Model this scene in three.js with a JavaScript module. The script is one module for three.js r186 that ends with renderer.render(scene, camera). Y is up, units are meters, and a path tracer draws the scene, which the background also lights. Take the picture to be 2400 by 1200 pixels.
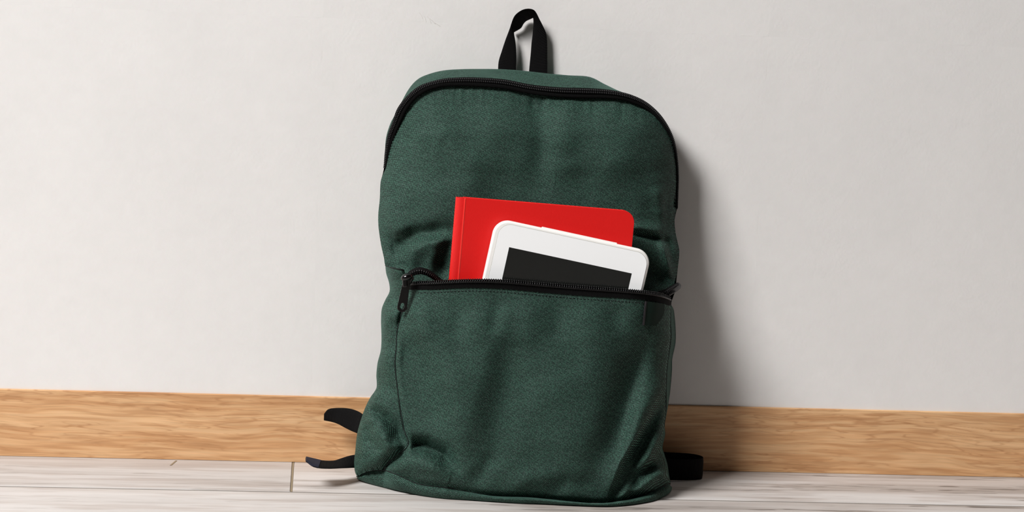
import * as THREE from 'three';
import { RectAreaLightUniformsLib } from 'three/addons/lights/RectAreaLightUniformsLib.js';
import { RoundedBoxGeometry } from 'three/addons/geometries/RoundedBoxGeometry.js';
import { mergeGeometries } from 'three/addons/utils/BufferGeometryUtils.js';

// ---------------------------------------------------------------- camera, light, exposure
const W = 2400, H = 1200, F = 4728.5;                 // focal length in pixels of the 2400 x 1200 frame
const EYE = new THREE.Vector3(0, 0.4321, 1.9), YAW = 0.09764, PITCH = 0.11983, ROLL = 0.04302;
const scene = new THREE.Scene();
scene.background = new THREE.Color(0x000000);
const camera = new THREE.PerspectiveCamera(2 * Math.atan(H / 2 / F) * 180 / Math.PI, W / H, 0.05, 30);
const fw = new THREE.Vector3(Math.sin(YAW) * Math.cos(PITCH), -Math.sin(PITCH), -Math.cos(YAW) * Math.cos(PITCH));
const r0 = new THREE.Vector3(Math.cos(YAW), 0, Math.sin(YAW)), u0 = new THREE.Vector3().crossVectors(r0, fw);
const rt = r0.clone().multiplyScalar(Math.cos(ROLL)).addScaledVector(u0, Math.sin(ROLL));
const up = new THREE.Vector3().crossVectors(rt, fw);
camera.position.copy(EYE);
camera.quaternion.setFromRotationMatrix(new THREE.Matrix4().makeBasis(rt, up, fw.clone().negate()));
scene.add(camera);

const LAMP = { at: [-2.2, 2.95, 2.1], aim: [0.2, 0.25, 0], size: 1.25, radiance: 31.6 };   // square lamp panel hung from the ceiling, tilted at the bag
const renderer = new THREE.WebGLRenderer({ antialias: true });
renderer.toneMapping = THREE.LinearToneMapping;
renderer.toneMappingExposure = 1.5;
renderer.outputColorSpace = THREE.SRGBColorSpace;
renderer.shadowMap.enabled = true;
RectAreaLightUniformsLib.init();
const key = new THREE.RectAreaLight(0xfffefd, LAMP.radiance, LAMP.size, LAMP.size);
key.position.set(...LAMP.at);
key.lookAt(...LAMP.aim);
scene.add(key);

// ---------------------------------------------------------------- small helpers
const V3 = (x, y, z) => new THREE.Vector3(x, y, z);
const clamp = (x, a = 0, b = 1) => Math.min(b, Math.max(a, x));
const lerp = (a, b, t) => a + (b - a) * t;
const smooth = (a, b, x) => { const t = clamp((x - a) / (b - a)); return t * t * (3 - 2 * t); };
function table(rows) {                                   // piecewise interpolation with smooth knots
  return x => {
    if (x <= rows[0][0]) return rows[0][1];
    for (let i = 1; i < rows.length; i++) if (x <= rows[i][0]) {
      const t = (x - rows[i - 1][0]) / (rows[i][0] - rows[i - 1][0]);
      return lerp(rows[i - 1][1], rows[i][1], t * 0.5 + 0.5 * t * t * (3 - 2 * t));
    }
    return rows[rows.length - 1][1];
  };
}
function hash(x, y) { let h = Math.imul(x | 0, 374761393) ^ Math.imul(y | 0, 668265263); h = Math.imul(h ^ (h >>> 13), 1274126177); return ((h ^ (h >>> 16)) >>> 0) / 4294967296; }
function vnoise(x, y) {
  const ix = Math.floor(x), iy = Math.floor(y), fx = x - ix, fy = y - iy, sx = fx * fx * (3 - 2 * fx), sy = fy * fy * (3 - 2 * fy);
  return lerp(lerp(hash(ix, iy), hash(ix + 1, iy), sx), lerp(hash(ix, iy + 1), hash(ix + 1, iy + 1), sx), sy);
}
function fbm(x, y, n = 4) { let a = 0.5, s = 0, t = 0; for (let i = 0; i < n; i++) { s += a * vnoise(x, y); t += a; x = x * 2.03 + 17.3; y = y * 2.03 + 5.1; a *= 0.5; } return s / t; }
// a point of the room seen at (px, py) of the photograph and standing z metres in front of the back wall
function P(px, py, z) {
  const d = fw.clone().addScaledVector(rt, (px - W / 2) / F).addScaledVector(up, -(py - H / 2) / F);
  return EYE.clone().addScaledVector(d, (z - EYE.z) / d.z);
}
function G(px, py, y = 0) {                              // the same on a horizontal level
  const d = fw.clone().addScaledVector(rt, (px - W / 2) / F).addScaledVector(up, -(py - H / 2) / F);
  return EYE.clone().addScaledVector(d, (y - EYE.y) / d.y);
}
const curve = (pts, n) => {                              // smooth resampling of [a, b(, c)] points
  const c = new THREE.CatmullRomCurve3(pts.map(p => V3(p[0], p[1], (p[2] || 0) * 2500)), false, 'centripetal');
  c.arcLengthDivisions = 800;
  return c.getSpacedPoints(n).map(p => [p.x, p.y, p.z / 2500]);
};
const curve3 = (pts, n) => { const c = new THREE.CatmullRomCurve3(pts, false, 'centripetal'); c.arcLengthDivisions = 600; return c.getSpacedPoints(n); };

function texture(w, h, fn, srgb, rep) {                  // fn(x, y) -> [r, g, b] in 0..1
  const d = new Uint8Array(w * h * 4);
  for (let y = 0; y < h; y++) for (let x = 0; x < w; x++) {
    const c = fn(x, y), i = 4 * (y * w + x);
    d[i] = clamp(c[0]) * 255; d[i + 1] = clamp(c[1]) * 255; d[i + 2] = clamp(c[2]) * 255; d[i + 3] = 255;
  }
  const t = new THREE.DataTexture(d, w, h, THREE.RGBAFormat);
  t.wrapS = t.wrapT = THREE.RepeatWrapping; t.magFilter = THREE.LinearFilter; t.minFilter = THREE.LinearMipmapLinearFilter; t.generateMipmaps = true;
  if (srgb) t.colorSpace = THREE.SRGBColorSpace;
  if (rep) t.repeat.set(rep[0], rep[1]);
  t.needsUpdate = true;
  return t;
}
const rgb = (r, g, b) => [r / 255, g / 255, b / 255];
const mix3 = (a, b, t) => [lerp(a[0], b[0], t), lerp(a[1], b[1], t), lerp(a[2], b[2], t)];

// grid(n, m, f): f(i, j) -> { p: Vector3, uv: [u, v] }; one indexed surface
function grid(n, m, f, flip) {
  const pos = [], uv = [], idx = [];
  for (let j = 0; j <= m; j++) for (let i = 0; i <= n; i++) { const q = f(i, j); pos.push(q.p.x, q.p.y, q.p.z); uv.push(q.uv[0], q.uv[1]); }
  for (let j = 0; j < m; j++) for (let i = 0; i < n; i++) {
    const a = j * (n + 1) + i, b = a + 1, c = a + n + 1, d = c + 1;
    if (flip) idx.push(a, b, d, a, d, c); else idx.push(a, d, b, a, c, d);
  }
  const g = new THREE.BufferGeometry();
  g.setAttribute('position', new THREE.Float32BufferAttribute(pos, 3));
  g.setAttribute('uv', new THREE.Float32BufferAttribute(uv, 2));
  g.setIndex(idx); g.computeVertexNormals();
  return g;
}
// Coons patch over the four boundary curves (in photograph units), lifted by z(x, y, u, v)
function patch(top, bottom, left, right, nu, nv, z, uvf) {
  const T = curve(top, nu), B = curve(bottom, nu), L = curve(left, nv), R = curve(right, nv);
  const c00 = T[0], c10 = T[nu], c01 = B[0], c11 = B[nu];
  return grid(nu, nv, (i, j) => {
    const u = i / nu, v = j / nv;
    const k = a => (1 - v) * T[i][a] + v * B[i][a] + (1 - u) * L[j][a] + u * R[j][a]
      - ((1 - u) * (1 - v) * c00[a] + u * (1 - v) * c10[a] + (1 - u) * v * c01[a] + u * v * c11[a]);
    const x = k(0), y = k(1), p = P(x, y, z(x, y, u, v));
    return { p, uv: uvf ? uvf(p, u, v) : [0.966 * (p.x + 0.35 * p.z) - 0.259 * (p.y - 0.35 * p.z), 0.259 * (p.x + 0.35 * p.z) + 0.966 * (p.y - 0.35 * p.z)] };
  });
}
// a surface through several 3-D polylines of equal length (C0 -> C1 -> ...), smooth across; uv in metres
function loft(lines, across) {
  const n = lines[0].length - 1, acc = [0];
  for (let i = 1; i <= n; i++) acc.push(acc[i - 1] + lines[0][i].distanceTo(lines[0][i - 1]));
  const cols = [];
  for (let i = 0; i <= n; i++) cols.push(lines.length === 2 ? Array.from({ length: across + 1 }, (_, j) => lines[0][i].clone().lerp(lines[1][i], j / across)) : new THREE.CatmullRomCurve3(lines.map(l => l[i]), false, 'centripetal').getPoints(across));
  const dist = cols.map(c => { const a = [0]; for (let j = 1; j < c.length; j++) a.push(a[j - 1] + c[j].distanceTo(c[j - 1])); return a; });
  return grid(n, across, (i, j) => ({ p: cols[i][j], uv: [acc[i], dist[i][j]] }));
}
// a webbing ribbon of thickness th between two edges
function ribbon(A, B, n, th) {
  const a = curve3(A, n), b = curve3(B, n), w = 6, nor = [], acc = [0];
  for (let i = 0; i <= n; i++) {
    const t = a[Math.min(n, i + 1)].clone().sub(a[Math.max(0, i - 1)]).add(b[Math.min(n, i + 1)]).sub(b[Math.max(0, i - 1)]);
    nor.push(t.cross(b[i].clone().sub(a[i])).normalize());
    if (i) acc.push(acc[i - 1] + (a[i].distanceTo(a[i - 1]) + b[i].distanceTo(b[i - 1])) / 2);
  }
  const ring = i => {
    const r = [];
    for (const s of [1, -1]) for (let k = 0; k <= w; k++) {
      const t = s > 0 ? k / w : 1 - k / w, e = 1 - 0.55 * Math.pow(Math.abs(2 * t - 1), 8);
      r.push([a[i].clone().lerp(b[i], t).addScaledVector(nor[i], s * th / 2 * e), t]);
    }
    r.push(r[0]);
    return r;
  };
  const rings = Array.from({ length: n + 1 }, (_, i) => ring(i)), m = rings[0].length - 1;
  const wd = a[0].distanceTo(b[0]);
  const body = grid(n, m, (i, j) => ({ p: rings[i][j][0], uv: [acc[i], rings[i][j][1] * wd] }));
  const cap = (i, fl) => grid(w, 1, (k, j) => ({ p: j ? rings[i][2 * w + 1 - k][0] : rings[i][k][0], uv: [acc[i] + j * 0.001, k / w * wd] }), fl);
  return mergeGeometries([body, cap(0, false), cap(n, true)]);
}
const tubeOf = (pts, r, n, rad = 8) => new THREE.TubeGeometry(new THREE.CatmullRomCurve3(pts, false, 'centripetal'), n, r, rad, false);

// ---- creases and swellings: a list of polylines with a height and a width on either side
function foldField(list) {
  const F = list.map(([pts, amp, wl, wr = wl, sharp = 0]) => {
    const seg = []; let total = 0;
    for (let i = 1; i < pts.length; i++) { const l = Math.hypot(pts[i][0] - pts[i - 1][0], pts[i][1] - pts[i - 1][1]); seg.push([pts[i - 1], pts[i], l, total]); total += l; }
    const m = 3.2 * Math.max(wl, wr), xs = pts.map(p => p[0]), ys = pts.map(p => p[1]);
    return { seg, total, amp: amp / 1000, wl, wr, sharp, b: [Math.min(...xs) - m, Math.max(...xs) + m, Math.min(...ys) - m, Math.max(...ys) + m] };
  });
  return (x, y) => {
    let s = 0;
    for (const f of F) {
      if (x < f.b[0] || x > f.b[1] || y < f.b[2] || y > f.b[3]) continue;
      let best = 1e9, side = 1, at = 0;
      for (const [a, b, l, t0] of f.seg) {
        const dx = (b[0] - a[0]) / l, dy = (b[1] - a[1]) / l, t = clamp((x - a[0]) * dx + (y - a[1]) * dy, 0, l);
        const ex = x - a[0] - dx * t, ey = y - a[1] - dy * t, d = Math.hypot(ex, ey);
        if (d < best) { best = d; side = dx * ey - dy * ex; at = (t0 + t) / f.total; }
      }
      const w = side > 0 ? f.wr : f.wl, q = best / w;             // wl: the side to the left of travel as seen on the picture with y down
      const prof = f.sharp ? lerp(Math.exp(-0.5 * q * q), Math.exp(-1.1 * q), f.sharp) : Math.exp(-0.5 * q * q);
      const taper = smooth(-0.02, 0.28, at) * smooth(1.02, 0.72, at);
      s += f.amp * prof * lerp(0.35, 1, taper);
    }
    return s;
  };
}

// ---- naming and adding
const used = {};
const numbered = n => { const k = used[n] = (used[n] || 0) + 1; return k === 1 ? n : `${n}_${String(k - 1).padStart(3, '0')}`; };
function mesh(name, geo, mat, parent = scene) {
  const m = new THREE.Mesh(geo, mat); m.name = parent === scene ? numbered(name) : name; m.castShadow = m.receiveShadow = true;
  if (parent !== scene && parent.userData.origin) { geo.translate(-parent.userData.origin[0], -parent.userData.origin[1], -parent.userData.origin[2]); }
  parent.add(m); return m;
}
const structure = (name, geo, mat) => { const m = mesh(name, geo, mat); m.userData.kind = 'structure'; return m; };
function thing(name, label, category, p) {
  const g = new THREE.Group(); g.name = numbered(name); g.position.copy(p); g.userData = { label, category, origin: [p.x, p.y, p.z] }; scene.add(g); return g;
}
function box(x0, x1, y0, y1, z0, z1) { const g = new THREE.BoxGeometry(x1 - x0, y1 - y0, z1 - z0); g.translate((x0 + x1) / 2, (y0 + y1) / 2, (z0 + z1) / 2); return g; }

// ---------------------------------------------------------------- materials
const wallTex = texture(1024, 1024, (x, y) => { const n = fbm(x / 150, y / 150, 4), m = fbm(x / 24 + 9, y / 24, 3); const k = 0.985 + 0.02 * (n - 0.5) + 0.016 * (m - 0.5); return [0.905 * k, 0.895 * k, 0.888 * k]; }, true);
const wallBump = texture(1024, 1024, (x, y) => { const v = 0.6 * fbm(x / 5, y / 5, 3) + 0.4 * fbm(x / 34, y / 26, 2); return [v, v, v]; });
const M = {};
M.wall = new THREE.MeshStandardMaterial({ map: wallTex, bumpMap: wallBump, bumpScale: 0.00013, roughness: 0.85 });
M.room = new THREE.MeshStandardMaterial({ color: 0x3c3b3a, roughness: 0.95 });
M.ceiling = new THREE.MeshStandardMaterial({ color: 0x484746, roughness: 0.95 });
M.lampFrame = new THREE.MeshStandardMaterial({ color: 0xdddddd, roughness: 0.5 });
M.lampGlow = new THREE.MeshStandardMaterial({ color: 0xffffff, emissive: 0xfff6ea, emissiveIntensity: 2, roughness: 0.6 });

// ---------------------------------------------------------------- the room
const ZW = 0.0095, X0 = -3.3, X1 = 2.8, Z1 = 4.2, CY = 3.6;
function uvPlane(geo, f) { const p = geo.attributes.position, n = geo.attributes.normal, uv = geo.attributes.uv; for (let i = 0; i < p.count; i++) { const q = f(p.getX(i), p.getY(i), p.getZ(i), n.getX(i), n.getY(i), n.getZ(i)); uv.setXY(i, q[0], q[1]); } return geo; }
{
  const g = box(X0 - 0.1, X1 + 0.1, -0.1, CY + 0.1, -0.1, ZW);
  uvPlane(g, (x, y) => [x / 0.42, y / 0.42]);
  structure('wall_back', g, M.wall);
  structure('wall_left', box(X0 - 0.1, X0, -0.1, CY + 0.1, 0, Z1), M.room);
  structure('wall_right', box(X1, X1 + 0.1, -0.1, CY + 0.1, 0, Z1), M.room);
  structure('wall_front', box(X0 - 0.1, X1 + 0.1, -0.1, CY + 0.1, Z1, Z1 + 0.1), M.room);
  structure('ceiling', box(X0, X1, CY, CY + 0.1, 0, Z1), M.ceiling);
}
{ // the room's light: a square panel on a rod under the ceiling
  const at = new THREE.Vector3(...LAMP.at), s = LAMP.size / 2, f = [], q = key.quaternion;
  const t = thing('ceiling_light', 'square white lamp panel hung tilted from the ceiling', 'lamp', V3(at.x, CY, at.z));
  const bar = (x0, x1, y0, y1, z0, z1) => { const g = box(x0, x1, y0, y1, z0, z1); g.applyQuaternion(q); g.translate(at.x, at.y, at.z); return g; };
  for (const k of [-1, 1]) { f.push(bar(-s - 0.03, s + 0.03, k * (s + 0.015) - 0.015, k * (s + 0.015) + 0.015, 0.0, 0.07)); f.push(bar(k * (s + 0.015) - 0.015, k * (s + 0.015) + 0.015, -s, s, 0.0, 0.07)); }
  f.push(bar(-s, s, -s, s, 0.05, 0.07));
  mesh('frame', mergeGeometries(f), M.lampFrame, t);
  mesh('diffuser', bar(-s, s, -s, s, 0.012, 0.03), M.lampGlow, t);
  const top = V3(0, 0, 0.07).applyQuaternion(q).add(at);
  mesh('rod', tubeOf([top, V3(top.x, (top.y + CY) / 2, top.z), V3(top.x, CY, top.z)], 0.012, 12), M.lampFrame, t);
}
// scuff: a faint pencil-like smear on the paint
{
  const mat = new THREE.MeshStandardMaterial({ color: 0xe0dcd8, roughness: 0.9 });
  const g = [];
  for (const [a, b, r] of [[[983, 30], [990, 44], 0.0002], [[994, 38], [998, 52], 0.0002], [[1002, 39], [1010, 55], 0.0002], [[1008, 44], [1020, 56], 0.00025], [[1016, 52], [1031, 61], 0.00025]])
    g.push(tubeOf([P(a[0], a[1], ZW), P((a[0] + b[0]) / 2 + 1, (a[1] + b[1]) / 2, ZW), P(b[0], b[1], ZW)], r, 8, 5));
  const s = structure('trim_1', mergeGeometries(g), mat); s.name = 'wall_scuff';
}

// ---------------------------------------------------------------- floor of whitewashed planks
const ZJ = 0.1301;                                        // the joint seen in front of the skirting
function plankTex(seed, tone, s0, s1) {                  // s0 .. s1: how worn the plank is from its left to its right end
  return texture(2048, 256, (x, y) => {
    const X = x / 2048 * 1.2, Y = y / 256 * 0.15;         // metres
    const bend = 0.012 * (fbm(X * 3.1 + seed, Y * 9, 3) - 0.5), streak = lerp(s0, s1, smooth(0.25, 0.75, x / 2048));
    const g = fbm((X + seed) * 13, (Y + bend) * 120, 4), g2 = fbm((X + seed * 3) * 3.5, (Y + bend * 2) * 42, 3), g3 = fbm((X + seed) * 34, (Y + bend) * 330, 3), g4 = fbm((X + seed) * 5 + 40, (Y + bend) * 75, 4);
    let c = mix3(rgb(228, 223, 220), rgb(214, 206, 201), smooth(0.35, 0.65, g2));
    c = mix3(c, rgb(196, 184, 177), 0.5 * smooth(0.5, 0.7, g));
    c = mix3(c, rgb(160, 149, 141), streak * smooth(0.52, 0.7, g4) * 0.75);
    c = mix3(c, rgb(96, 88, 82), streak * smooth(0.58, 0.72, g3) * smooth(0.5, 0.66, g4) * 0.9);
    const k = tone * (0.97 + 0.06 * g3);
    return [c[0] * k, c[1] * k, c[2] * k];
  }, true, [1 / 1.2, 1 / 0.15]);
}
const plankMats = [[1.3, 0.855, 0.2, 0.35], [4.1, 0.855, 0.15, 0.2], [7.7, 0.91, 0.4, 0.75], [11.9, 0.9, 0.7, 0.8], [15.2, 0.88, 0.12, 0.8]].map(([s, t, k, l]) => new THREE.MeshStandardMaterial({ map: plankTex(s, t, k, l), roughness: 0.55 }));
{
  M.grout = new THREE.MeshStandardMaterial({ color: 0x5f5b56, roughness: 0.95 });
  M.filler = new THREE.MeshStandardMaterial({ color: 0x8f8069, roughness: 0.95 });
  M.floorRest = new THREE.MeshStandardMaterial({ color: 0xcdc8c2, roughness: 0.6 });
  const slab = mergeGeometries([box(X0, X1, -0.1, -0.0022, 0, ZJ + 0.3), box(X0, X1, -0.1, 0, ZJ + 0.3, Z1)]);
  const floor = structure('floor', slab, M.grout);
  const prof = (x0, x1, z0, z1) => {                      // plank with eased edges
    const e = 0.0006, g = new THREE.BufferGeometry(), top = [], xs = [x0, x0 + e, x1 - e, x1], zs = [z0, z0 + e, z1 - e, z1];
    const pos = [], uv = [], idx = [], nx = 4;
    for (let j = 0; j < 4; j++) for (let i = 0; i < 4; i++) { const rim = i === 0 || i === 3 || j === 0 || j === 3; pos.push(xs[i], rim ? -0.0008 : 0, zs[j]); uv.push(xs[i] - x0, z1 - zs[j]); }
    for (let j = 0; j < 3; j++) for (let i = 0; i < 3; i++) { const a = j * nx + i; idx.push(a, a + nx, a + nx + 1, a, a + nx + 1, a + 1); }
    const ring = [[0, 1, 2, 3], [3, 7, 11, 15], [15, 14, 13, 12], [12, 8, 4, 0]];
    for (const r of ring) { const s = pos.length / 3; for (const k of r) { pos.push(pos[3 * k], pos[3 * k + 1], pos[3 * k + 2], pos[3 * k], -0.004, pos[3 * k + 2]); uv.push(uv[2 * k], uv[2 * k + 1], uv[2 * k], uv[2 * k + 1]); } for (let k = 0; k < 3; k++) { const a = s + 2 * k; idx.push(a, a + 2, a + 3, a, a + 3, a + 1); } }
    g.setAttribute('position', new THREE.Float32BufferAttribute(pos, 3)); g.setAttribute('uv', new THREE.Float32BufferAttribute(uv, 2)); g.setIndex(idx);
    const h = g.toNonIndexed(); h.computeVertexNormals(); return h;
  };
  const xj = G(685, 1120).x;
  const rows = [
    [0.006, ZJ - 0.002, [[xj - 1.9, xj - 0.951, 0], [xj - 0.949, xj - 0.0009, 1], [xj + 0.0009, xj + 0.949, 2], [xj + 0.951, xj + 1.9, 3]]],
    [ZJ + 0.002, ZJ + 0.148, [[xj - 1.55, xj - 0.351, 0], [xj - 0.349, xj + 0.85, 4], [xj + 0.852, xj + 2.05, 3]]],
    [ZJ + 0.152, ZJ + 0.298, [[xj - 1.9, xj - 0.701, 1], [xj - 0.699, xj + 0.5, 2], [xj + 0.502, xj + 1.7, 0]]],
  ];
  for (const [z0, z1, list] of rows) for (const [x0, x1, m] of list) { const p = mesh('plank', prof(Math.max(x0, X0), Math.min(x1, X1), z0, z1), plankMats[m], floor); p.name = numbered('plank'); }
  floor.material = M.grout;
  mesh('joint_filler', box(xj - 0.0008, xj + 0.0008, -0.003, -0.0003, 0.006, ZJ - 0.002), M.filler, floor);
  M.jointDark = new THREE.MeshStandardMaterial({ color: 0x7d766f, roughness: 0.95 });
  mesh('joint_filler', box(X0, X1, -0.003, -0.0005, ZJ - 0.0026, ZJ + 0.0026), M.jointDark, floor).name = 'joint_filler_002';
  const chip = [[400, 1091], [407, 1085], [413, 1080]].map(([x, y]) => G(x, y, 0));       // a smear of filler by the skirting
  const cg = tubeOf(chip, 0.0011, 12, 8); cg.scale(1, 0.3, 1);
  mesh('joint_filler', cg, M.filler, floor).name = 'joint_filler_001';
}
// ---------------------------------------------------------------- oak skirting board
{
  const oak = texture(2048, 256, (x, y) => {
    const X = x / 2048 * 1.3, Y = y / 256 * 0.08;
    const bend = 0.02 * (fbm(X * 2.3 + 3, Y * 5 + 1, 3) - 0.5) + 0.007 * (fbm(X * 13, Y * 26, 2) - 0.5);
    const yy = Y + bend, g2 = fbm(X * 4 + 8, yy * 100, 3), p = fbm(X * 40, yy * 900 + 40, 2), g = fbm(X * 24, yy * 380, 3);
    const l1 = fbm(X * 18 + 3, yy * 230, 3), l2 = fbm(X * 27 + 31, yy * 340, 2), lines = Math.max(smooth(0.05, 0.0, Math.abs(l1 - 0.5)), 0.8 * smooth(0.07, 0.0, Math.abs(l2 - 0.52)));
    let c = mix3(rgb(214, 170, 125), rgb(203, 155, 109), smooth(0.3, 0.7, g2));
    c = mix3(c, rgb(178, 128, 84), 0.42 * smooth(0.48, 0.72, g));
    c = mix3(c, rgb(158, 108, 68), 0.45 * lines * smooth(0.25, 0.6, fbm(X * 6 + 70, yy * 60, 2)));
    c = mix3(c, rgb(228, 190, 146), 0.4 * smooth(0.5, 0.28, g));
    const k = 0.95 + 0.1 * p;
    return [c[0] * k, c[1] * k, c[2] * k];
  }, true);
  M.oak = new THREE.MeshStandardMaterial({ map: oak, roughness: 0.5 });
  const h = 0.0635, t = 0.012, s = new THREE.Shape([[0, 0], [t, 0], [t, h - 0.0007], [t - 0.0007, h], [0, h]].map(p => new THREE.Vector2(...p)));
  const g = new THREE.ExtrudeGeometry(s, { depth: X1 - X0, bevelEnabled: false });
  g.rotateY(-Math.PI / 2); g.scale(1, 1, 1);
  g.computeBoundingBox(); const b = g.boundingBox;
  g.translate(X0 - b.min.x, 0.0003, -b.min.z);
  if (Math.abs(b.max.x - b.min.x) < 1) throw new Error('skirting axis');
  // profile depth must run towards +z
  uvPlane(g, (x, y, z) => [(x + 0.4) / 1.3, (y + z * 0.7) / 0.08]);
  structure('baseboard_back', g, M.oak);
}

// ---------------------------------------------------------------- fabrics of the bag
const NX = 30, NY = 40;                                    // threads in 38.4 mm of cloth, staggered row by row
function thread(x, y) {
  const Y = y / 512 * NY, row = Math.floor(Y), sx = x / 512 * NX + (row & 1) * 0.5, col = Math.floor(sx);
  return [Math.hypot((sx - col - 0.5) / 0.5, (Y - row - 0.5) / 0.52), hash(col % NX, row), hash(col % NX + 90, row)];
}
const weave = (dark, light, grey) => texture(512, 512, (x, y) => {
  const [d, h, h2] = thread(x, y), v = smooth(1.0, 0.2, d) * (0.66 + 0.42 * h);
  return mix3(dark, mix3(light, grey, h2 > 0.75 ? 0.5 : 0), clamp(v));
}, true, [1 / 0.0384, 1 / 0.0384]);
const weaveBump = texture(512, 512, (x, y) => { const d = thread(x, y)[0], v = Math.sqrt(Math.max(0, 1 - d * d)); return [v, v, v]; }, false, [1 / 0.0384, 1 / 0.0384]);
const DS = THREE.DoubleSide;
M.fabric = new THREE.MeshPhysicalMaterial({ map: weave(rgb(5, 13, 11), rgb(99, 151, 131), rgb(126, 152, 143)), bumpMap: weaveBump, bumpScale: 0.0002, roughness: 0.7, specularIntensity: 0.4, sheen: 0.7, sheenRoughness: 0.3, sheenColor: new THREE.Color(0.42, 0.82, 0.7), side: DS });
M.seam = new THREE.MeshStandardMaterial({ color: 0x0a1512, roughness: 0.85 });
M.thread = new THREE.MeshStandardMaterial({ color: 0x12241f, roughness: 0.8 });
const webTex = texture(256, 256, (x, y) => { const v = 0.5 + 0.5 * Math.sin(x / 256 * Math.PI * 2 * 16), w = 0.5 + 0.5 * Math.sin(y / 256 * Math.PI * 2 * 24 + (v > 0.5 ? 0 : Math.PI)); const k = 0.45 + 0.4 * v + 0.15 * w; return [0.062 * k, 0.056 * k, 0.06 * k]; }, true, [1 / 0.0224, 1 / 0.0224]);
const webBump = texture(256, 256, (x, y) => { const v = 0.5 + 0.5 * Math.sin(x / 256 * Math.PI * 2 * 16), w = 0.5 + 0.5 * Math.sin(y / 256 * Math.PI * 2 * 24 + (v > 0.5 ? 0 : Math.PI)); const k = 0.7 * v + 0.3 * w; return [k, k, k]; }, false, [1 / 0.0224, 1 / 0.0224]);
M.webbing = new THREE.MeshPhysicalMaterial({ specularIntensity: 0.3, map: webTex, bumpMap: webBump, bumpScale: 0.0004, roughness: 0.85, side: DS });
M.tape = new THREE.MeshPhysicalMaterial({ specularIntensity: 0.3, map: webTex, bumpMap: webBump, bumpScale: 0.0002, color: 0xb0b0b0, roughness: 0.9, side: DS });
M.coil = new THREE.MeshPhysicalMaterial({ color: 0x0a090b, roughness: 0.16 });
M.coilDull = new THREE.MeshPhysicalMaterial({ color: 0x121013, roughness: 0.45 });
M.metal = new THREE.MeshPhysicalMaterial({ color: 0x070607, roughness: 0.16 });
M.back = new THREE.MeshStandardMaterial({ color: 0x16181a, roughness: 0.9, side: DS });
M.navy = new THREE.MeshStandardMaterial({ color: 0x090a24, roughness: 0.75 });
M.patch = new THREE.MeshPhysicalMaterial({ specularIntensity: 0.3, color: 0x16261f, roughness: 0.75 });

// ---------------------------------------------------------------- the backpack
const BP = V3(0.2, 0, 0.1);
const bag = thing('backpack', 'dark green woven backpack with black zippers leaning against the white wall', 'backpack', BP);

// outlines (photograph units)
const zipOut = [[900, 393], [902, 360], [908, 320], [920, 287], [933, 253], [960, 220], [983, 202], [1010, 192], [1040, 185], [1083, 182], [1133, 183], [1183, 187], [1233, 197], [1267, 202], [1317, 206], [1367, 207], [1417, 210], [1450, 215], [1483, 224], [1517, 241], [1550, 272], [1573, 310], [1583, 340], [1589, 383], [1589.5, 417], [1588.5, 460], [1586, 490]];
const zipIn = [[905, 392], [908, 377], [917, 340], [930, 307], [947, 270], [963, 243], [983, 223], [1010, 209], [1040, 202], [1083, 201], [1133, 203], [1183, 208], [1233, 218], [1267, 223], [1317, 228], [1367, 230], [1417, 230], [1450, 232], [1483, 240], [1517, 255], [1543, 277], [1567, 313], [1578, 347], [1583, 383], [1585, 417], [1584, 450], [1583, 488]];
const silL = [[900, 393], [895, 415], [892, 427], [890, 467], [886.5, 503], [887, 530], [893, 573], [900, 605], [903, 622]];
const silL2 = [[903, 622], [905, 640], [912, 664], [913, 683], [903, 703], [895, 723], [893, 750], [894, 797], [892, 823], [885, 850], [882, 880], [883, 897], [882, 910], [867, 933], [857, 953], [847, 980], [837, 1017], [833, 1053], [830, 1083], [832, 1106], [837, 1117]];
const silR = [[1586, 490], [1581, 517], [1583, 543], [1588, 567], [1592, 587], [1590, 617], [1586, 650]];
const silR2 = [[1573, 714], [1578, 723], [1582, 750], [1583.5, 800], [1575.5, 843], [1575, 867], [1570, 923], [1563, 967], [1558, 997], [1559, 1017], [1553, 1050], [1557, 1063], [1565, 1090], [1568, 1113], [1572, 1130]];
const seamL = [[957, 678], [948, 715], [938, 745], [931, 775], [928, 820], [926, 850], [929, 890], [934, 930], [941, 975], [948, 1010], [957, 1040], [950, 1051], [930, 1068], [912, 1083], [900, 1102]];
const seamR = [[1572, 716], [1571, 760], [1572, 790], [1567, 830], [1562, 870], [1561, 920], [1561, 960], [1556, 1000], [1553, 1030], [1550, 1052], [1555, 1075], [1562, 1100], [1570, 1133]];
const lipTop = [[957, 660], [980, 656.5], [1017, 655], [1067, 652.5], [1133, 651], [1183, 652.5], [1250, 657.5], [1317, 663], [1383, 668], [1450, 673], [1517, 679], [1550, 684.5], [1572, 694]];
const lipBot = [[957, 678], [980, 677.5], [1017, 677], [1083, 673.5], [1133, 673.5], [1183, 676], [1250, 682], [1317, 688], [1383, 693], [1450, 697], [1513, 702], [1550, 709], [1572, 716]];
const piping = [[900, 1102], [913, 1105], [927, 1110], [953, 1122], [977, 1132.5], [1000, 1137], [1050, 1143], [1100, 1152.5], [1150, 1161], [1183, 1163], [1233, 1164], [1283, 1169], [1340, 1175], [1400, 1179], [1450, 1174], [1510, 1160], [1533, 1149], [1550, 1140], [1570, 1134]];
const pipingL = [[837, 1117], [850, 1109.5], [862, 1105], [877, 1102], [889, 1101.5], [900, 1102]];

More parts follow.
